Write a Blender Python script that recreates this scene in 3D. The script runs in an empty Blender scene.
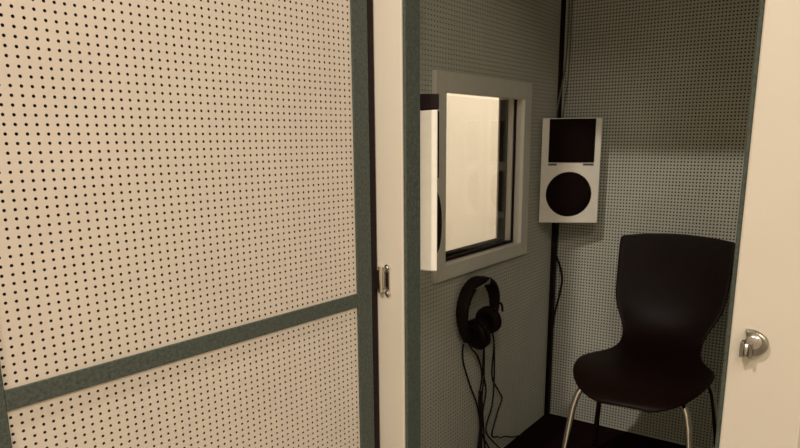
import bpy, bmesh, math
import numpy as np
from mathutils import Matrix, Vector

SC = bpy.context.scene
COL = SC.collection

# ------------------------------------------------------------------ camera
CAM_Z = 1.15
cam_data = bpy.data.cameras.new('camera')
cam = bpy.data.objects.new('camera', cam_data)
COL.objects.link(cam)
yaw, pit, roll = 0.6155, 0.2215, 0.0082
fwd = Vector((-math.sin(yaw) * math.cos(pit), math.cos(yaw) * math.cos(pit), -math.sin(pit)))
rt = Vector((math.cos(yaw), math.sin(yaw), 0))
dn = fwd.cross(rt)
r2 = rt * math.cos(roll) + dn * math.sin(roll)
d2 = dn * math.cos(roll) - rt * math.sin(roll)
m = Matrix((r2, -d2, -fwd)).transposed().to_4x4()
m.translation = (0, 0, CAM_Z)
cam.matrix_world = m
cam_data.sensor_fit = 'HORIZONTAL'
cam_data.sensor_width = 36
cam_data.lens = 675.68 / 800 * 36
cam_data.shift_y = (290.21 - 224) / 800
cam_data.clip_start = 0.01
SC.camera = cam

# ------------------------------------------------------------------ light, exposure
SC.view_settings.view_transform = 'Standard'
SC.view_settings.look = 'None'
SC.view_settings.gamma = 1
SC.view_settings.exposure = -0.40
SC.view_settings.use_curve_mapping = False
world = bpy.data.worlds.new('world')
SC.world = world
world.use_nodes = True
world.node_tree.nodes['Background'].inputs[0].default_value = (0.02, 0.016, 0.012, 1)
world.node_tree.nodes['Background'].inputs[1].default_value = 1.0
WARM = (1.0, 0.895, 0.79)
CEIL_Z = 3.0

def lamp_area(name, loc, sx, sy, power, shape='RECTANGLE'):
    d = bpy.data.lights.new(name, 'AREA')
    d.shape = shape
    d.size = sx
    if shape == 'RECTANGLE':
        d.size_y = sy
    d.energy = power
    d.color = WARM
    o = bpy.data.objects.new(name, d)
    COL.objects.link(o)
    o.location = loc
    return o

SPOT = (-0.735, -0.33)
lamp_area('downlight_light', (SPOT[0], SPOT[1], CEIL_Z - 0.035), 0.11, 0.11, 70, 'DISK')
PANELS = [((1.45, 0.70), 0.9, 0.3, 58), ((-1.0, 4.9), 0.6, 1.2, 172), ((0.7, -1.1), 0.6, 1.2, 47)]  # last two are unseen, added to brighten the outer wall and fill the booth
for (px, py), sx, sy, pw in PANELS:
    lamp_area('key_and_fill_light', (px, py, CEIL_Z - 0.045), sx - .06, sy - .06, pw)

# ------------------------------------------------------------------ materials
def new_mat(name, col, rough=0.6, metal=0.0, noise=None, bump=None, spec=0.5, coat=0.0):
    """noise=(scale, amount): colour mottling; bump=(scale, strength, distance)"""
    mt = bpy.data.materials.new(name)
    mt.use_nodes = True
    nt = mt.node_tree
    b = nt.nodes['Principled BSDF']
    b.inputs['Base Color'].default_value = (*col, 1)
    b.inputs['Roughness'].default_value = rough
    b.inputs['Metallic'].default_value = metal
    b.inputs['Specular IOR Level'].default_value = spec
    b.inputs['Coat Weight'].default_value = coat
    if noise or bump:
        tc = nt.nodes.new('ShaderNodeTexCoord')
    if noise:
        n = nt.nodes.new('ShaderNodeTexNoise')
        n.inputs['Scale'].default_value = noise[0]
        n.inputs['Detail'].default_value = 4
        nt.links.new(tc.outputs['Object'], n.inputs['Vector'])
        cr = nt.nodes.new('ShaderNodeValToRGB')
        a = noise[1]
        cr.color_ramp.elements[0].position = 0.3
        cr.color_ramp.elements[1].position = 0.7
        cr.color_ramp.elements[0].color = (*[c * (1 - a) for c in col], 1)
        cr.color_ramp.elements[1].color = (*[min(1, c * (1 + a)) for c in col], 1)
        nt.links.new(n.outputs['Fac'], cr.inputs['Fac'])
        nt.links.new(cr.outputs['Color'], b.inputs['Base Color'])
    if bump:
        n2 = nt.nodes.new('ShaderNodeTexNoise')
        n2.inputs['Scale'].default_value = bump[0]
        n2.inputs['Detail'].default_value = 3
        nt.links.new(tc.outputs['Object'], n2.inputs['Vector'])
        bp = nt.nodes.new('ShaderNodeBump')
        bp.inputs['Strength'].default_value = bump[1]
        bp.inputs['Distance'].default_value = bump[2]
        nt.links.new(n2.outputs['Fac'], bp.inputs['Height'])
        nt.links.new(bp.outputs['Normal'], b.inputs['Normal'])
    return mt

M = {}
M['cream_board'] = new_mat('cream_board', (0.62, 0.55, 0.455), 0.75, noise=(6, 0.03), bump=(600, 0.15, 0.0006))
M['cream_paint'] = new_mat('cream_paint', (0.60, 0.545, 0.445), 0.55, noise=(5, 0.02), bump=(250, 0.06, 0.0006))
M['room_paint'] = new_mat('room_paint', (0.66, 0.60, 0.50), 0.85, noise=(3, 0.02), bump=(180, 0.1, 0.001))
M['ceiling_paint'] = new_mat('ceiling_paint', (0.82, 0.78, 0.70), 0.9, bump=(150, 0.1, 0.001))
M['room_floor'] = new_mat('room_floor', (0.30, 0.27, 0.23), 0.5, noise=(8, 0.15))
M['grey_board'] = new_mat('grey_board', (0.53, 0.54, 0.46), 0.85, noise=(7, 0.05), bump=(500, 0.15, 0.0006))
M['backing'] = new_mat('backing', (0.012, 0.011, 0.009), 1.0, noise=(80, 0.3), spec=0.1)
M['felt'] = new_mat('felt', (0.075, 0.088, 0.072), 1.0, noise=(160, 0.28), bump=(420, 0.7, 0.002), spec=0.1)
M['grey_frame'] = new_mat('grey_frame', (0.70, 0.69, 0.60), 0.55, noise=(20, 0.03))
M['pale_frame'] = new_mat('pale_frame', (0.62, 0.59, 0.52), 0.5, noise=(20, 0.03))
M['rubber'] = new_mat('rubber', (0.011, 0.0045, 0.0038), 0.75, noise=(60, 0.2), spec=0.2)
M['speaker_shell'] = new_mat('speaker_shell', (0.86, 0.82, 0.70), 0.5, noise=(30, 0.03), bump=(700, 0.1, 0.0003))
M['grille'] = new_mat('grille', (0.010, 0.005, 0.004), 0.95, bump=(900, 0.6, 0.001), noise=(300, 0.4), spec=0.1)
M['badge_dark_grey'] = new_mat('badge_grey', (0.10, 0.10, 0.09), 0.6, noise=(50, 0.1))  # own dark grey of the speaker badges
M['black_plastic'] = new_mat('black_plastic', (0.008, 0.003, 0.0022), 0.45, noise=(40, 0.15), bump=(300, 0.05, 0.0004), spec=0.08)
M['black_leather'] = new_mat('black_leather', (0.009, 0.004, 0.0033), 0.7, noise=(90, 0.2), bump=(260, 0.3, 0.001), spec=0.15)
M['cable'] = new_mat('cable', (0.014, 0.008, 0.007), 0.6, noise=(90, 0.15), spec=0.25)
M['grey_cable'] = new_mat('grey_cable', (0.16, 0.15, 0.125), 0.6, noise=(90, 0.1))
M['chrome'] = new_mat('chrome', (0.72, 0.68, 0.60), 0.16, 1.0, noise=(40, 0.05))
M['carpet'] = new_mat('carpet', (0.012, 0.0048, 0.0038), 1.0, noise=(140, 0.4), bump=(350, 0.8, 0.004), spec=0.05)
M['raw_board'] = new_mat('raw_board', (0.10, 0.075, 0.05), 0.95, noise=(200, 0.2), spec=0.1)
M['dull_chrome'] = new_mat('dull_chrome', (0.30, 0.285, 0.235), 0.34, 1.0, noise=(60, 0.25))
M['steel'] = new_mat('steel', (0.55, 0.52, 0.47), 0.3, 1.0, noise=(60, 0.08))

def emis_mat(name, col, s):
    mt = bpy.data.materials.new(name)
    mt.use_nodes = True
    nt = mt.node_tree
    nt.nodes.clear()
    e = nt.nodes.new('ShaderNodeEmission')
    e.inputs[0].default_value = (*col, 1)
    e.inputs[1].default_value = s
    o = nt.nodes.new('ShaderNodeOutputMaterial')
    nt.links.new(e.outputs[0], o.inputs[0])
    return mt
M['diffuser'] = emis_mat('diffuser', WARM, 4.0)

def glass_mat():
    mt = bpy.data.materials.new('window_glass')
    mt.use_nodes = True
    nt = mt.node_tree
    nt.nodes.clear()
    t = nt.nodes.new('ShaderNodeBsdfTransparent')
    t.inputs[0].default_value = (0.97, 0.975, 0.965, 1)
    g = nt.nodes.new('ShaderNodeBsdfGlossy')
    g.inputs['Roughness'].default_value = 0.02
    lw = nt.nodes.new('ShaderNodeLayerWeight')      # symmetric Schlick term, the same on both faces of the pane
    lw.inputs[0].default_value = 0.5
    pw = nt.nodes.new('ShaderNodeMath'); pw.operation = 'POWER'; pw.inputs[1].default_value = 5.0
    f = nt.nodes.new('ShaderNodeMath'); f.operation = 'MULTIPLY_ADD'; f.inputs[1].default_value = 0.96; f.inputs[2].default_value = 0.03
    nt.links.new(lw.outputs['Facing'], pw.inputs[0])
    nt.links.new(pw.outputs[0], f.inputs[0])
    mx = nt.nodes.new('ShaderNodeMixShader')
    o = nt.nodes.new('ShaderNodeOutputMaterial')
    nt.links.new(f.outputs[0], mx.inputs[0])
    nt.links.new(t.outputs[0], mx.inputs[1])
    nt.links.new(g.outputs[0], mx.inputs[2])
    nt.links.new(mx.outputs[0], o.inputs[0])
    return mt
M['glass'] = glass_mat()

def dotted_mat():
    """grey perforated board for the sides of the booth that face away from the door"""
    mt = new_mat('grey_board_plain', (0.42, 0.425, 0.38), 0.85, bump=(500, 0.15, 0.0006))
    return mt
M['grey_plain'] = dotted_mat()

# ------------------------------------------------------------------ helpers
def tag(o, label=None, cat=None, group=None, kind=None):
    if label: o['label'] = label
    if cat: o['category'] = cat
    if group: o['group'] = group
    if kind: o['kind'] = kind
    return o

def empty(name, loc=(0, 0, 0), rotz=0.0):
    o = bpy.data.objects.new(name, None)
    o.empty_display_size = 0.05
    COL.objects.link(o)
    o.location = loc
    o.rotation_euler = (0, 0, rotz)
    return o

def link(name, me, mats, parent=None):
    o = bpy.data.objects.new(name, me)
    COL.objects.link(o)
    for x in (mats if isinstance(mats, (list, tuple)) else [mats]):
        me.materials.append(M[x])
    if parent:
        o.parent = parent
    return o

def from_bm(name, bm, mats, parent=None, smooth=False):
    bmesh.ops.recalc_face_normals(bm, faces=bm.faces)
    me = bpy.data.meshes.new(name)
    bm.to_mesh(me)
    bm.free()
    if smooth:
        for p in me.polygons:
            p.use_smooth = True
    return link(name, me, mats, parent)

def add_box(bm, lo, hi, bev=0.0, seg=2):
    r = bmesh.ops.create_cube(bm, size=1)
    vs = r['verts']
    for v in vs:
        v.co = Vector([lo[i] + (v.co[i] + .5) * (hi[i] - lo[i]) for i in range(3)])
    if bev > 0:
        es = list({e for v in vs for e in v.link_edges})
        bmesh.ops.bevel(bm, geom=es, offset=bev, segments=seg, profile=0.5, affect='EDGES')

def box(name, lo, hi, mat, parent=None, bev=0.002):
    bm = bmesh.new()
    add_box(bm, lo, hi, bev)
    return from_bm(name, bm, mat, parent)

def boxes(name, lst, mat, parent=None, bev=0.002):
    bm = bmesh.new()
    for lo, hi in lst:
        add_box(bm, lo, hi, bev)
    return from_bm(name, bm, mat, parent)

def smooth_path(pts, n=8):
    """Catmull-Rom through the points"""
    P = [Vector(p) for p in pts]
    P = [P[0] * 2 - P[1]] + P + [P[-1] * 2 - P[-2]]
    out = []
    for i in range(1, len(P) - 2):
        a, b, c, d = P[i - 1:i + 3]
        for k in range(n):
            t = k / n
            out.append(0.5 * ((2 * b) + (c - a) * t + (2 * a - 5 * b + 4 * c - d) * t * t + (3 * b - a - 3 * c + d) * t ** 3))
    out.append(P[-2])
    return out

def add_tube(bm, path, rad, seg=10, cap=True):
    path = [Vector(p) for p in path]
    n = len(path)
    rads = rad if isinstance(rad, (list, tuple)) else [rad] * n
    t0 = (path[1] - path[0]).normalized()
    up = Vector((0, 0, 1)) if abs(t0.z) < 0.9 else Vector((1, 0, 0))
    nrm = t0.cross(up).normalized()
    rings = []
    for i in range(n):
        t = (path[min(i + 1, n - 1)] - path[max(i - 1, 0)]).normalized()
        nrm = (nrm - t * nrm.dot(t)).normalized()
        bn = t.cross(nrm)
        rings.append([bm.verts.new(path[i] + (nrm * math.cos(2 * math.pi * k / seg) + bn * math.sin(2 * math.pi * k / seg)) * rads[i]) for k in range(seg)])
    for i in range(n - 1):
        for k in range(seg):
            bm.faces.new((rings[i][k], rings[i][(k + 1) % seg], rings[i + 1][(k + 1) % seg], rings[i + 1][k]))
    if cap:
        bm.faces.new(rings[0][::-1])
        bm.faces.new(rings[-1])

def tube(name, pts, rad, mat, parent=None, seg=10, n=8):
    bm = bmesh.new()
    add_tube(bm, smooth_path(pts, n) if n else pts, rad, seg)
    return from_bm(name, bm, mat, parent, smooth=True)

def add_lathe(bm, prof, center, axis, seg=28):
    """prof: list of (distance along axis, radius)"""
    ax = Vector(axis).normalized()
    up = Vector((0, 0, 1)) if abs(ax.z) < 0.9 else Vector((1, 0, 0))
    u = ax.cross(up).normalized()
    v = ax.cross(u)
    c = Vector(center)
    rings = []
    for a, r in prof:
        if r < 1e-6:
            rings.append([bm.verts.new(c + ax * a)])
        else:
            rings.append([bm.verts.new(c + ax * a + (u * math.cos(2 * math.pi * k / seg) + v * math.sin(2 * math.pi * k / seg)) * r) for k in range(seg)])
    for i in range(len(rings) - 1):
        A, B = rings[i], rings[i + 1]
        for k in range(seg):
            k2 = (k + 1) % seg
            if len(A) == 1:
                bm.faces.new((A[0], B[k], B[k2]))
            elif len(B) == 1:
                bm.faces.new((A[k], A[k2], B[0]))
            else:
                bm.faces.new((A[k], A[k2], B[k2], B[k]))

def lathe(name, prof, center, axis, mat, parent=None, seg=28, smooth=True):
    bm = bmesh.new()
    add_lathe(bm, prof, center, axis, seg)
    return from_bm(name, bm, mat, parent, smooth)

PITCH = 0.01286

def pegboard(name, origin, u, v, n, rect, phase, rfrac, mats, parent=None, skip=None, thick=0.004, gap=0.012, pitch=(PITCH, PITCH)):
    """Perforated board: every hole is cut (octagonal rim, side wall, dark backing behind).
    rect=(u0,u1,v0,v1) on the plane origin+u*a+v*b, n faces the viewer. phase=(u,v) of one hole centre.
    skip=(u0,u1,v0,v1): opening through the board (window)."""
    o, u, v, n = [np.array(x, float) for x in (origin, u, v, n)]
    u0, u1, v0, v1 = rect
    p, pv = pitch
    h0, h1, k0, k1 = rect
    i0 = math.ceil((h0 - phase[0]) / p + .5); i1 = math.floor((h1 - phase[0]) / p - .5)
    j0 = math.ceil((k0 - phase[1]) / pv + .5); j1 = math.floor((k1 - phase[1]) / pv - .5)
    ii, jj = np.meshgrid(np.arange(i0, i1 + 1), np.arange(j0, j1 + 1), indexing='ij')
    cu = (phase[0] + ii * p).ravel(); cv = (phase[1] + jj * pv).ravel()
    if skip:
        keep = ~((cu > skip[0]) & (cu < skip[1]) & (cv > skip[2]) & (cv < skip[3]))
        cu, cv = cu[keep], cv[keep]
    N = len(cu)
    ang = np.arange(8) * math.pi / 4
    sq = np.array([(1, 0), (1, 1), (0, 1), (-1, 1), (-1, 0), (-1, -1), (0, -1), (1, -1)]) * np.array([p, pv]) / 2
    oc = np.stack([np.cos(ang), np.sin(ang)], 1) * rfrac * min(p, pv)
    loc = np.concatenate([np.c_[sq, np.zeros(8)], np.c_[oc, np.zeros(8)], np.c_[oc, np.full(8, -thick)]])  # 24
    co = np.zeros((N, 24, 3))
    co[:, :, 0] = cu[:, None] + loc[None, :, 0]
    co[:, :, 1] = cv[:, None] + loc[None, :, 1]
    co[:, :, 2] = loc[None, :, 2]
    f = []
    for k in range(8):
        k2 = (k + 1) % 8
        f.append((k, k2, 8 + k2, 8 + k))
        f.append((8 + k, 8 + k2, 16 + k2, 16 + k))
    f = np.array(f)
    faces = (f[None] + (np.arange(N) * 24)[:, None, None]).reshape(-1, 4)
    co = co.reshape(-1, 3)
    mi = np.tile(np.array([0, 2] * 8), N)
    # borders to the edge of the board, and the backing
    gu0, gu1 = phase[0] + (i0 - .5) * p, phase[0] + (i1 + .5) * p
    gv0, gv1 = phase[1] + (j0 - .5) * pv, phase[1] + (j1 + .5) * pv
    quads = [(u0, gu0, v0, v1, 0, 0), (gu1, u1, v0, v1, 0, 0), (gu0, gu1, v0, gv0, 0, 0), (gu0, gu1, gv1, v1, 0, 0)]
    if skip:
        s0, s1, t0, t1 = skip
        for q in ((u0, s0, v0, v1), (s1, u1, v0, v1), (s0, s1, v0, t0), (s0, s1, t1, v1)):
            quads.append((*q, -gap, 1))
    else:
        quads.append((u0, u1, v0, v1, -gap, 1))
    ex, ef, em = [], [], []
    b = len(co)
    for a0, a1, b0, b1, z, mm in quads:
        ex += [(a0, b0, z), (a1, b0, z), (a1, b1, z), (a0, b1, z)]
        ef.append((b, b + 1, b + 2, b + 3)); b += 4
        em.append(mm)
    co = np.concatenate([co, np.array(ex)])
    faces = np.concatenate([faces, np.array(ef)])
    mi = np.concatenate([mi, np.array(em)])
    W = o + co[:, 0:1] * u + co[:, 1:2] * v + co[:, 2:3] * n
    if np.dot(np.cross(u, v), n) < 0:
        faces = faces[:, ::-1]
    me = bpy.data.meshes.new(name)
    me.vertices.add(len(W)); me.vertices.foreach_set('co', W.astype(np.float32).ravel())
    me.loops.add(faces.size); me.loops.foreach_set('vertex_index', faces.astype(np.int32).ravel())
    me.polygons.add(len(faces))
    me.polygons.foreach_set('loop_start', np.arange(0, faces.size, 4, dtype=np.int32))
    me.polygons.foreach_set('material_index', mi.astype(np.int32))
    me.update(calc_edges=True)
    me.shade_flat()
    return link(name, me, mats, parent)

# ------------------------------------------------------------------ the room outside the booth
RX0, RX1, RY0, RY1, RZ0, RZ1 = -2.6, 2.6, -2.6, 6.4, -0.10, CEIL_Z
tag(box('floor_room', (RX0 - .1, RY0 - .1, RZ0 - .1), (RX1 + .1, RY1 + .1, RZ0), 'room_floor', bev=0), kind='structure')
tag(box('ceiling_room', (RX0 - .1, RY0 - .1, RZ1), (RX1 + .1, RY1 + .1, RZ1 + .1), 'ceiling_paint', bev=0), kind='structure')
tag(box('wall_room_left', (RX0 - .1, RY0, RZ0), (RX0, RY1, RZ1), 'room_paint', bev=0), kind='structure')
tag(box('wall_room_right', (RX1, RY0, RZ0), (RX1 + .1, RY1, RZ1), 'room_paint', bev=0), kind='structure')
tag(box('wall_room_back', (RX0 - .1, RY1, RZ0), (RX1 + .1, RY1 + .1, RZ1), 'room_paint', bev=0), kind='structure')
tag(box('wall_room_front', (RX0 - .1, RY0 - .1, RZ0), (RX1 + .1, RY0, RZ1), 'room_paint', bev=0), kind='structure')

# ------------------------------------------------------------------ booth shell
WX, WY = -1.052, 2.565            # inner faces of the booth's left and back wall
FY0, FY1 = 1.240, 1.298           # front wall
OX0, OX1 = -0.868, -0.181         # door opening
BX0, BX1 = -1.130, -0.062         # outer faces
BY1 = 2.645
IRX = -0.132                      # inner face of right wall
OZ1 = 1.95                        # opening top
CZ = 2.05                         # inner ceiling
WIN = (1.707, 2.226, 0.777, 1.277)    # window opening y0 y1 z0 z1
WOUT = (1.648, 2.283, 0.731, 1.333)   # outer edge of its casing

fw = boxes('wall_front', [((BX0, FY0, -.1), (OX0, FY1, 2.12)), ((OX1, FY0, -.1), (BX1, FY1, 2.12)),
                          ((OX0, FY0, OZ1), (OX1, FY1, 2.12)), ((OX0, FY0, -.1), (OX1, FY1, -0.005))], 'cream_paint', bev=0.003)
tag(fw, kind='structure')
fi = boxes('lining_board', [((WX, FY1, 0), (OX0, FY1 + .006, CZ)), ((OX1, FY1, 0), (IRX, FY1 + .006, CZ)),
                            ((OX0, FY1, OZ1), (OX1, FY1 + .006, CZ))], 'grey_plain', fw, bev=0.0005)
# left wall core with the window opening
wl = boxes('wall_left', [((BX0, FY1, -.1), (WX - .014, WIN[0] - .01, 2.12)), ((BX0, WIN[1] + .01, -.1), (WX - .014, BY1, 2.12)),
                         ((BX0, WIN[0] - .01, -.1), (WX - .014, WIN[1] + .01, WIN[2] - .01)),
                         ((BX0, WIN[0] - .01, WIN[3] + .018), (WX - .014, WIN[1] + .01, 2.12))], 'cream_paint', bev=0)
tag(wl, kind='structure')
pegboard('perforated_board', (WX, 0, 0), (0, 1, 0), (0, 0, 1), (1, 0, 0), (FY1 + .006, WY, 0, CZ), (1.60, 1.0), 0.17,
         ['grey_board', 'backing', 'raw_board'], wl, pitch=(.0152, .0132), skip=(WIN[0] - .005, WIN[1] + .005, WIN[2] - .005, WIN[3] + .005))
wb = box('wall_back', (WX - .014, WY + .014, -.1), (BX1, BY1, 2.12), 'cream_paint', bev=0)
tag(wb, kind='structure')
pegboard('perforated_board', (0, WY, 0), (1, 0, 0), (0, 0, 1), (0, -1, 0), (WX, IRX, 0, CZ), (-.6, 1.0), 0.265,
         ['grey_board', 'backing', 'raw_board'], wb, pitch=(.0114, .0119))
wr = box('wall_right', (IRX + .006, FY1, -.1), (BX1, WY + .014, 2.12), 'cream_paint', bev=0)
tag(wr, kind='structure')
pegboard('perforated_board', (IRX, 0, 0), (0, 1, 0), (0, 0, 1), (-1, 0, 0), (FY1 + .006, WY, 0, CZ), (1.60, 1.0), 0.17,
         ['grey_board', 'backing', 'raw_board'], wr, pitch=(.0152, .0132), thick=.003, gap=.0055)
tag(box('ceiling', (WX, FY1, CZ), (IRX, WY, 2.12), 'grey_plain', bev=0), kind='structure')
tag(box('floor', (WX - .014, FY1, -.1), (IRX + .006, WY + .014, 0), 'carpet', bev=0), kind='structure')

# felt lining of the door opening (reveal and its visible front edge)
FT = 0.0075
tag(box('trim_1', (OX0, FY0 + .004, 0.0), (OX0 + FT, FY1 + .004, OZ1), 'felt', bev=0.002), kind='structure')
tag(box('trim_2', (OX1 - FT, FY0 + .004, 0.0), (OX1, FY1 + .004, OZ1), 'felt', bev=0.002), kind='structure')
tag(box('trim_3', (OX0 + FT, FY0 + .004, OZ1 - FT), (OX1 - FT, FY1 + .004, OZ1), 'felt', bev=0.002), kind='structure')
tag(box('trim_4', (OX0, FY0 + .004, -0.005), (OX1, FY1, 0.0), 'felt', bev=0.001), kind='structure')
# black rubber strip in the corner of left and back wall
bm = bmesh.new()
path = [Vector((WX - .007, WY - .010, z)) for z in (0.001, .5, 1.0, 1.5, CZ - .001)]
add_tube(bm, path, 0.018, 16)
tag(from_bm('trim_5', bm, 'rubber', None, True), kind='structure')

# ------------------------------------------------------------------ window in the left wall
w1 = empty('window_1', (WX, (WIN[0] + WIN[1]) / 2, WOUT[2]))
tag(w1, 'square double glazed window in a grey casing above the headphones', None, None, 'structure')
def wbox(name, lo, hi, mat, par=w1, bev=0.002):
    L = Vector(w1.location)
    return box(name, [lo[i] - L[i] for i in range(3)], [hi[i] - L[i] for i in range(3)], mat, par, bev)
y0, y1, z0, z1 = WIN
a0, a1, b0, b1 = WOUT
CX = WX + 0.014
def casing(name, pts):
    """mitred casing board, pts = four (y,z) corners"""
    bm = bmesh.new()
    L = Vector(w1.location)
    lo = [bm.verts.new(Vector((WX + .0005, y, z)) - L) for y, z in pts]
    hi = [bm.verts.new(Vector((CX, y, z)) - L) for y, z in pts]
    bm.faces.new(lo[::-1]); bm.faces.new(hi)
    for k in range(4):
        bm.faces.new((lo[k], lo[(k + 1) % 4], hi[(k + 1) % 4], hi[k]))
    bmesh.ops.recalc_face_normals(bm, faces=bm.faces)
    es = [e for e in bm.edges if all(abs(v.co.x - (CX - L.x)) < 1e-6 for v in e.verts)]
    bmesh.ops.bevel(bm, geom=es, offset=0.0025, segments=2, profile=.5, affect='EDGES')
    return from_bm(name, bm, 'grey_frame', w1)
casing('casing', [(a0, b0), (a1, b0), (y1, z0), (y0, z0)])
casing('casing', [(a0, b1), (y0, z1), (y1, z1), (a1, b1)])
casing('casing', [(a0, b0), (y0, z0), (y0, z1), (a0, b1)])
casing('casing', [(a1, b0), (a1, b1), (y1, z1), (y1, z0)])
def ring(name, xa, xb, inset_in, inset_out, mat, top=False, sides=(0, 1, 2)):
    """four-sided frame inside the opening between x=xa..xb; insets measured inward from the opening"""
    L = Vector(w1.location)
    bm = bmesh.new()
    o0, o1, p0, p1 = y0 + inset_out, y1 - inset_out, z0 + inset_out, z1 - inset_out
    i0, i1, j0, j1 = y0 + inset_in, y1 - inset_in, z0 + inset_in, z1 - inset_in
    pieces = (((xa, o0, p0), (xb, i0, p1)), ((xa, i1, p0), (xb, o1, p1)), ((xa, i0, p0), (xb, i1, j0)), ((xa, i0, j1 + .008), (xb, i1, p1 + .008)))
    for lo, hi in [pieces[q] for q in (sides + (3,) if top else sides)]:
        add_box(bm, [lo[i] - L[i] for i in range(3)], [hi[i] - L[i] for i in range(3)], 0.0008, 1)
    return from_bm(name, bm, mat, w1)
ring('jamb_lining', BX0 - .01, WX + .0005, 0.0, -0.010, 'pale_frame', True)
ring('inner_gasket', WX - .022, WX - .017, 0.010, 0.0, 'rubber')
wbox('pane', (WX - .026, y0 + .001, z0 + .001), (WX - .022, y1 - .001, z1 - .001), 'glass', bev=0)
ring('spacer', WX - .047, WX - .026, 0.006, 0.0, 'pale_frame', sides=(0, 1))
ring('sill_gasket', WX - .047, WX - .026, 0.006, 0.0, 'rubber', sides=(2,))
ring('outer_gasket', WX - .075, WX - .047, 0.014, 0.0, 'rubber')
wbox('pane', (WX - .079, y0 + .001, z0 + .001), (WX - .075, y1 - .001, z1 - .001), 'glass', bev=0)

# ------------------------------------------------------------------ door, swung open outwards
DA = -0.0472
dvec = Vector((-math.sin(DA), math.cos(DA), 0))
nvec = Vector((math.cos(DA), math.sin(DA), 0))
D0, D1 = 0.316, 1.1755            # along the door: free edge, hinge edge
DZ0, DZ1 = 0.015, 1.985
ST = 0.0045                       # felt strip thickness
base = dvec * D1 - nvec * 1.0
door = empty('door_1', (base.x, base.y, DZ0), DA)     # local x = out of the inner face, local y = along, towards the wall
tag(door, 'booth door with perforated cream board and dark felt strips, swung wide open', None, None, 'structure')
def dbox(name, lo, hi, mat, bev=0.002):
    return box(name, lo, hi, mat, door, bev)
DW = D1 - D0
DH = DZ1 - DZ0
dbox('leaf', (-.062, -DW, 0), (-.020 - ST, 0, DH), 'cream_paint', 0.003)
dbox('edge_lipping', (-.020 - ST, -DW, 0), (-ST - .0008, -DW + .012, DH), 'cream_paint', 0.001)
dbox('edge_lipping', (-.020 - ST, -.012, 0), (-ST - .0008, 0, DH), 'cream_paint', 0.001)
zc = CAM_Z - DZ0
pegboard('perforated_board', (-ST, 0, 0), (0, 1, 0), (0, 0, 1), (1, 0, 0), (-DW + .002, -.002, .002, DH - .002),
         (0.4304 - D1, 0.1768 + zc), 0.195, ['cream_board', 'backing', 'raw_board'], door, thick=.004, gap=.014, pitch=(.01461, PITCH))
SW = 0.0505
def felt(lo, hi):
    return dbox('felt_strip', lo, hi, 'felt', 0.0015)
felt((-ST, -SW, 0), (0, 0, DH))
felt((-ST, -DW, 0), (0, -DW + SW + .001, DH))
felt((-ST, -DW + SW + .001, zc - .3772), (0, -SW, zc - .3455))
felt((-ST, -DW + SW + .001, 0), (0, -SW, .055))
felt((-ST, -DW + SW + .001, DH - .055), (0, -SW, DH))
dbox('edge_strip', (-.040, 0.0, 0), (.003, 0.0165, DH), 'rubber', 0.002)  # black strip filling the gap at the hinge edge

# chrome hinge joining door and front wall
hz = 0.829 - DZ0
hinge = empty('hinge')
hinge.parent = door
HL = Matrix.Rotation(-DA, 4, 'Z')
def toL(p):
    return HL @ (Vector(p) - Vector((base.x, base.y, DZ0)))
bm = bmesh.new()
add_box(bm, (-.918, FY0 - .0035, .806), (-.904, FY0, .852), 0.0012)
for zz in (.797, .857):
    add_lathe(bm, [(0, 0.0085), (.003, .0085), (.0045, .006), (.0045, 0)], (-.9105, FY0, zz), (0, -1, 0), 20)
bm.transform(Matrix.Translation(-Vector((base.x, base.y, DZ0))))
bm.transform(HL)
leaf = from_bm('hinge_leaf', bm, 'chrome', hinge)
bm = bmesh.new()
for zz in (.797, .857):
    add_lathe(bm, [(0.0045, 0.0042), (.0062, .0036), (.0066, 0)], (-.9105, FY0, zz), (0, -1, 0), 14)
bm.transform(Matrix.Translation(-Vector((base.x, base.y, DZ0)))); bm.transform(HL)
from_bm('screw', bm, 'steel', hinge, True)
bm = bmesh.new()
add_tube(bm, [(-.927, FY0 - .006, .802), (-.927, FY0 - .006, .856)], .0055, 16)
add_tube(bm, [(-.927, FY0 - .006, .799), (-.927, FY0 - .006, .803)], .0065, 16)
add_tube(bm, [(-.927, FY0 - .006, .855), (-.927, FY0 - .006, .859)], .0065, 16)
add_box(bm, (-.926, FY0 - .004, .808), (-.916, FY0 - .0005, .850), 0.0008)
bm.transform(Matrix.Translation(-Vector((base.x, base.y, DZ0)))); bm.transform(HL)
from_bm('knuckle', bm, 'chrome', hinge)
bm = bmesh.new()
add_box(bm, (-.9155, FY0 - .0042, .812), (-.9085, FY0 - .0034, .846), 0.0004)
bm.transform(Matrix.Translation(-Vector((base.x, base.y, DZ0)))); bm.transform(HL)
from_bm('slot', bm, 'rubber', hinge)
bm = bmesh.new()
add_box(bm, (-.9430, FY0 - .0105, .806), (-.930, FY0 - .003, .850), 0.001)
bm.transform(Matrix.Translation(-Vector((base.x, base.y, DZ0)))); bm.transform(HL)
from_bm('door_plate', bm, 'rubber', hinge)

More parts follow.
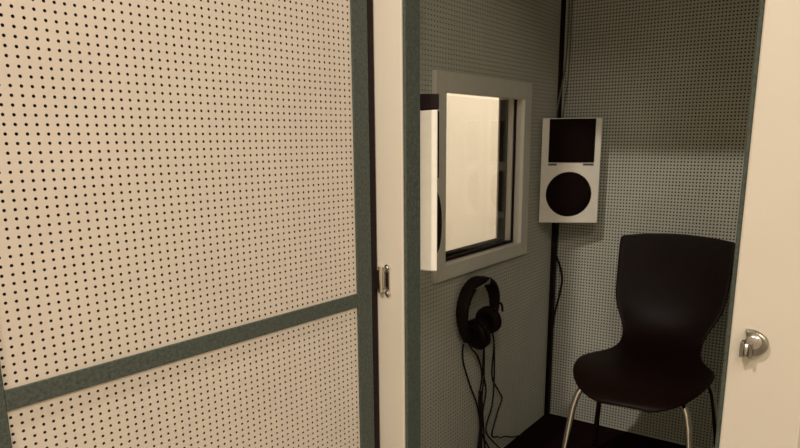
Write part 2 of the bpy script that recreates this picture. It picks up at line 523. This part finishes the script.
# ------------------------------------------------------------------ chrome catch on the right door post
ct = empty('door_catch', (-.140, FY0, .806))
tag(ct, 'small chrome door catch screwed to the cream door post', 'catch')
def dplate(name, y_a, y_b, pts, mat, par, bev=0.0015):
    bm = bmesh.new()
    A = [bm.verts.new((x, y_a, z)) for x, z in pts]
    B = [bm.verts.new((x, y_b, z)) for x, z in pts]
    n = len(pts)
    bm.faces.new(A); bm.faces.new(B[::-1])
    for k in range(n):
        bm.faces.new((A[k], B[k], B[(k + 1) % n], A[(k + 1) % n]))
    bmesh.ops.recalc_face_normals(bm, faces=bm.faces)
    es = [e for e in bm.edges if all(abs(v.co.y - y_b) < 1e-7 for v in e.verts)]
    bmesh.ops.bevel(bm, geom=es, offset=bev, segments=3, profile=.5, affect='EDGES')
    return from_bm(name, bm, mat, par)
arc = [(-.012 + .031 * math.cos(t), .001 + .023 * math.sin(t)) for t in np.linspace(-1.45, 1.75, 18)]
dplate('base_plate', 0, -.012, arc, 'dull_chrome', ct, .004)
lathe('boss', [(0, .013), (-.004, .0125), (-.0065, .009), (-.007, 0)], (-.003, -.012, .006), (0, 1, 0), 'steel', ct, 24)
bm = bmesh.new()
add_box(bm, (-.022, -.020, -.022), (-.016, 0, .004), .001)
add_box(bm, (-.008, -.020, -.023), (-.003, -.012, .004), .001)
add_box(bm, (-.022, -.009, -.022), (-.003, -.002, .004), .001)
from_bm('strike_block', bm, 'dull_chrome', ct)
tube('roller', [(-.0125, -.0145, -.020), (-.0125, -.0145, .002)], .0046, 'steel', ct, 14, 0)

# ------------------------------------------------------------------ loudspeakers
def make_speaker(name, loc, rotz, tl=.05, tr=.05):
    """local: front face at y=0 facing -y, x to the right, z from the bottom"""
    s = empty(name, loc, rotz)
    w, h, d = 0.213, 0.380, 0.086
    bm = bmesh.new()
    # cabinet tapering a little to the back
    f = [(-w / 2, 0, 0), (w / 2, 0, 0), (w / 2, 0, h), (-w / 2, 0, h)]
    b = [(-w / 2 + tl, d, 0.006), (w / 2 - tr, d, 0.006), (w / 2 - tr, d, h - .006), (-w / 2 + tl, d, h - .006)]
    A = [bm.verts.new(p) for p in f]; B = [bm.verts.new(p) for p in b]
    bm.faces.new(A); bm.faces.new(B[::-1])
    for k in range(4):
        bm.faces.new((A[k], B[k], B[(k + 1) % 4], A[(k + 1) % 4]))
    bmesh.ops.recalc_face_normals(bm, faces=bm.faces)
    bmesh.ops.bevel(bm, geom=list(bm.edges), offset=.003, segments=2, profile=.5, affect='EDGES')
    from_bm('cabinet', bm, 'speaker_shell', s)
    box('tweeter_grille', (-.080, -.005, .222), (.083, .0, .377), 'grille', s, .002)
    box('badge', (-.080, -.0022, .211), (-.049, .0, .218), 'badge_dark_grey', s, .0008)
    box('badge', (.045, -.0022, .211), (.082, .0, .218), 'badge_dark_grey', s, .0008)
    R = .081
    prof = [(0, R + .0015)] + [(-.016 * math.cos(t), R * math.sin(t)) for t in np.linspace(math.pi / 2, 0, 9)]
    lathe('woofer_grille', prof, (-.002, 0, .106), (0, 1, 0), 'grille', s, 40)
    return s

s1 = make_speaker('wall_speaker', (-.939, 2.415, .836), math.radians(27))
tag(s1, 'pale grey loudspeaker with black square and round grilles, beside the chair', 'speaker', 'corner loudspeakers')
tube('cable', [(-1.000, 2.470, .840), (-1.030, 2.520, .800), (-1.040, 2.538, .720), (-1.012, 2.545, .640), (-1.003, 2.548, .590), (-1.010, 2.547, .53), (-1.027, 2.545, .44), (-1.033, 2.543, .36), (-1.035, 2.541, .20), (-1.035, 2.541, .01)], .0042, 'cable', None, 8).parent = s1
tube('cable', [(-1.000, 2.475, .838), (-1.026, 2.530, .790), (-1.034, 2.545, .700), (-1.036, 2.548, .5), (-1.036, 2.548, .01)], .006, 'cable', None, 8).parent = s1
tube('cable', [(-1.023, 2.551, 2.045), (-1.024, 2.551, 1.65), (-1.026, 2.549, 1.45), (-1.036, 2.54, 1.34), (-1.035, 2.50, 1.24), (-1.015, 2.455, 1.19)], .0030, 'grey_cable', None, 8).parent = s1
tube('cable', [(-1.010, 2.554, 2.045), (-1.014, 2.554, 1.65), (-1.016, 2.553, 1.40), (-1.022, 2.535, 1.25), (-1.010, 2.47, 1.19)], .0025, 'grey_cable', None, 8).parent = s1
bpy.context.view_layer.update()
for c in list(s1.children):
    if c.name.startswith('cable'):
        c.matrix_parent_inverse = s1.matrix_world.inverted()

# front-left corner: side of the cabinet towards the doorway
ang = math.radians(34.5)      # direction the front faces, from +x towards +y
rot = ang + math.pi / 2         # local -y -> (cos ang, sin ang)
E_pt = Vector((-.853, 1.362, .834))
lx = Vector((math.cos(rot), math.sin(rot), 0))
ctr = E_pt + lx * (.213 / 2)
s2 = make_speaker('wall_speaker', ctr, rot, .002, .055)
tag(s2, 'pale loudspeaker seen from its side, between door post and window', 'speaker', 'corner loudspeakers')
bm = bmesh.new()
add_box(bm, (-.1085, -.003, .3805), (.1085, .060, .414), .002)
from_bm('top_bracket', bm, 'rubber', s2)

# ------------------------------------------------------------------ chair
CHX, CHY = -.527, 2.05
chair = empty('chair', (CHX, CHY, 0), math.radians(3))
tag(chair, 'black plastic shell chair with chrome tube legs against the back wall', 'chair')
# profile from the top of the back to the front lip: (y, z, half width, side curl)
prof = [
    (.375, .823, .181, .022), (.373, .816, .189, .022), (.362, .770, .188, .024), (.346, .700, .184, .026), (.330, .640, .181, .028),
    (.310, .580, .176, .030), (.288, .535, .156, .028), (.262, .500, .136, .022), (.228, .472, .127, .012), (.185, .456, .129, .004),
    (.140, .450, .147, .002), (.095, .448, .170, .004), (.045, .449, .194, .006), (-.010, .452, .201, .008), (-.070, .454, .199, .006), (-.130, .452, .188, .002),
    (-.180, .446, .166, -.004), (-.215, .437, .142, -.008), (-.240, .424, .108, -.008), (-.250, .412, .070, -.006)]
NW = 15
bm = bmesh.new()
rows = []
for i, (y, z, hw, curl) in enumerate(prof):
    a = prof[max(i - 1, 0)]; b = prof[min(i + 1, len(prof) - 1)]
    t = Vector((0, b[0] - a[0], b[1] - a[1])).normalized()
    nn = Vector((0, t.z, -t.y))          # towards the sitter
    if nn.z < 0 and abs(nn.z) > abs(nn.y): nn = -nn
    if abs(nn.y) >= abs(nn.z) and nn.y > 0: nn = -nn
    row = []
    for k in range(NW):
        s = 2 * k / (NW - 1) - 1
        p = Vector((hw * s, y, z)) + nn * (curl * abs(s) ** 2.2)
        p.z -= .020 * s * s * max(0, (z - .60) / .22)      # arched top edge
        row.append(bm.verts.new(p))
    rows.append(row)
for i in range(len(rows) - 1):
    for k in range(NW - 1):
        bm.faces.new((rows[i][k], rows[i][k + 1], rows[i + 1][k + 1], rows[i + 1][k]))
shell = from_bm('seat_shell', bm, 'black_plastic', chair, True)
md = shell.modifiers.new('thickness', 'SOLIDIFY'); md.thickness = .009; md.offset = 0
md = shell.modifiers.new('smooth', 'SUBSURF'); md.levels = 2; md.render_levels = 2
LR = .0095
def leg(pts):
    return tube('leg', pts, LR, 'chrome', chair, 14, 8)
for sx in (-1, 1):
    lg = leg([(sx * .070, -.120, .428), (sx * .115, -.145, .424), (sx * .146, -.162, .408), (sx * .160, -.172, .370), (sx * .170, -.182, .30), (sx * .198, -.210, .012)])
    tube('foot_cap', [(sx * .1972, -.2092, .022), (sx * .1985, -.2105, .0005)], .012, 'rubber', lg, 12, 0)
    lg = leg([(sx * .080, .120, .428), (sx * .120, .128, .426), (sx * .150, .140, .412), (sx * .168, .160, .375), (sx * .182, .190, .30), (sx * .214, .270, .012)])
    lg.data.materials[0] = M['chrome']
    tube('foot_cap', [(sx * .2128, .268, .022), (sx * .2142, .2705, .0005)], .012, 'rubber', lg, 12, 0)
bm = bmesh.new()
add_box(bm, (-.10, -.13, .420), (.10, .13, .432), .003)
for sx in (-1, 1):
    add_tube(bm, [(sx * .070, -.120, .428), (sx * .080, .120, .428)], .009, 12)
from_bm('under_frame', bm, 'black_plastic', chair)

# ------------------------------------------------------------------ headphones hanging under the window
hp = empty('headphones', (WX, 1.88, .49))
tag(hp, 'black headphones with long leads hanging on the wall under the window', 'headphones')
HO = Vector(hp.location)
def hl(p):
    return Vector(p) - HO
XC = WX + .040
# padded headband: ribbon swept along the arch, wide across x
arch = smooth_path([(XC, 1.800, .520), (XC, 1.772, .570), (XC, 1.764, .625), (XC, 1.790, .675), (XC, 1.840, .703), (XC, 1.893, .703),
                    (XC, 1.942, .682), (XC, 1.972, .645), (XC, 1.980, .605), (XC, 1.975, .570)], 6)
bm = bmesh.new()
rings = []
for i, p in enumerate(arch):
    t = (arch[min(i + 1, len(arch) - 1)] - arch[max(i - 1, 0)]).normalized()
    nn = Vector((1, 0, 0)).cross(t)
    f = i / (len(arch) - 1)
    hw = .014 + .010 * math.sin(math.pi * f)
    th = .009 + .003 * math.sin(math.pi * f)
    rings.append([bm.verts.new(hl(p + Vector((1, 0, 0)) * hw * math.copysign(abs(math.cos(a)) ** .6, math.cos(a)) + nn * th * math.copysign(abs(math.sin(a)) ** .6, math.sin(a)))) for a in [2 * math.pi * k / 12 for k in range(12)]])
for i in range(len(rings) - 1):
    for k in range(12):
        bm.faces.new((rings[i][k], rings[i][(k + 1) % 12], rings[i + 1][(k + 1) % 12], rings[i + 1][k]))
bm.faces.new(rings[0][::-1]); bm.faces.new(rings[-1])
from_bm('headband', bm, 'black_leather', hp, True)
# bright wires added as the glints inside the band
tube('glint_wire', [hl(p) for p in [(XC + .020, 1.806, .688), (XC + .027, 1.825, .694), (XC + .027, 1.858, .698), (XC + .025, 1.893, .704)]], .0028, 'steel', hp, 8)
tube('glint_wire', [hl(p) for p in [(XC + .004, 1.805, .655), (XC + .004, 1.838, .657), (XC + .004, 1.858, .667), (XC + .004, 1.868, .688)]], .0022, 'steel', hp, 8)
def cup(c, ax, r=.040):
    ax = Vector(ax).normalized()
    o = lathe('ear_cup', [(.016, 0), (.016, r * .55), (.012, r * .85), (.004, r), (-.008, r), (-.010, r * .9)], hl(c), ax, 'black_plastic', hp, 28)
    cushion = [(-.010, r * .55)] + [(-.016 + .009 * math.cos(a), r * .74 + r * .24 * math.sin(a)) for a in np.linspace(0.3, math.pi - .3, 8)] + [(-.022, r * .5), (-.014, r * .45), (-.013, 0)]
    lathe('cushion', cushion, hl(c), ax, 'black_leather', o, 28)
cup((XC + .008, 1.836, .533), (-1 * .3, -1, -.25), .051)
cup((XC + .006, 1.935, .562), (.15, 1, .10), .046)
tube('yoke', [hl(p) for p in [(XC + .030, 1.815, .545), (XC + .022, 1.795, .568), (XC, 1.775, .575)]], .004, 'black_plastic', hp, 8)
tube('yoke', [hl(p) for p in [(XC + .034, 1.972, .585), (XC + .024, 1.982, .607), (XC, 1.980, .612)]], .004, 'black_plastic', hp, 8)
KX = WX + .012
leads = [
    [(1.822, .500), (1.818, .47), (1.828, .427), (1.87, .345), (1.922, .257), (1.946, .174), (1.935, .092), (1.935, .02)],
    [(1.850, .495), (1.873, .47), (1.915, .43), (1.946, .357), (1.928, .273), (1.953, .171), (1.927, .095), (1.925, .02)],
    [(1.935, .53), (1.949, .46), (1.953, .355), (1.942, .286), (1.953, .19), (1.972, .077), (1.99, .02)],
    [(1.950, .53), (1.963, .45), (1.96, .371), (1.985, .291), (1.966, .223), (1.954, .152), (2.018, .059), (2.06, .01)],
    [(1.995, .545), (2.012, .50), (2.03, .443), (2.02, .335), (2.07, .264), (2.103, .222), (2.074, .185), (2.042, .135), (2.030, .108), (2.043, .092), (2.075, .082), (2.10, .068), (2.13, .062), (2.17, .045), (2.206, .030), (2.28, .008)],
    [(1.990, .54), (2.023, .445), (2.029, .314), (2.018, .224), (1.976, .144), (2.065, .052), (2.12, .01)],
    [(1.940, .30), (1.953, .22), (1.952, .15), (1.940, .09), (1.935, .012)],
    [(1.945, .30), (1.943, .22), (1.948, .15), (1.948, .09), (1.950, .012)],
]
for q, L in enumerate(leads):
    r = .0030 if q < 6 else .0050
    tube('lead', [hl((KX + .004 * (q % 3), y, z)) for y, z in L], r, 'cable', hp, 8)

hk = empty('wall_hook', (WX, 1.895, .690))
tag(hk, 'small steel hook on the wall, carrying the headphones', 'hook')
lathe('rosette', [(0, .009), (.003, .009), (.005, .006), (.005, 0)], (0, 0, .004), (1, 0, 0), 'steel', hk, 16)
tube('arm', [(.004, 0, .004), (.03, 0, .001), (.058, 0, .001), (.064, 0, .010), (.064, 0, .018)], .0025, 'steel', hk, 8)

# ------------------------------------------------------------------ ceiling lamps of the room, two of the panels added as fill
dl = empty('downlight', (SPOT[0], SPOT[1], CEIL_Z))
tag(dl, 'small round ceiling downlight above the booth doorway', 'lamp')
lathe('rim', [(0, .075), (-.012, .075), (-.016, .070), (-.016, .056), (-.008, .052), (0, .052)], (0, 0, 0), (0, 0, 1), 'pale_frame', dl, 32)
lathe('diffuser', [(-.006, .052), (-.006, 0)], (0, 0, 0), (0, 0, 1), 'diffuser', dl, 32)
for q, ((px, py), sx, sy, pw) in enumerate(PANELS):
    pn = empty('key_and_fill_panel', (px, py, CEIL_Z))
    tag(pn, ['short flat ceiling light panel beside the booth doorway', 'added unseen light panel brightening the wall behind the booth window', 'added unseen fill light panel in front of the booth'][q], 'lamp')
    hx, hy = sx / 2, sy / 2
    boxes('frame', [((-hx, -hy, -.03), (-hx + .025, hy, 0)), ((hx - .025, -hy, -.03), (hx, hy, 0)), ((-hx + .025, -hy, -.03), (hx - .025, -hy + .025, 0)), ((-hx + .025, hy - .025, -.03), (hx - .025, hy, 0))], 'pale_frame', pn, .002)
    box('diffuser', (-hx + .025, -hy + .025, -.022), (hx - .025, hy - .025, -.004), 'diffuser', pn, 0)
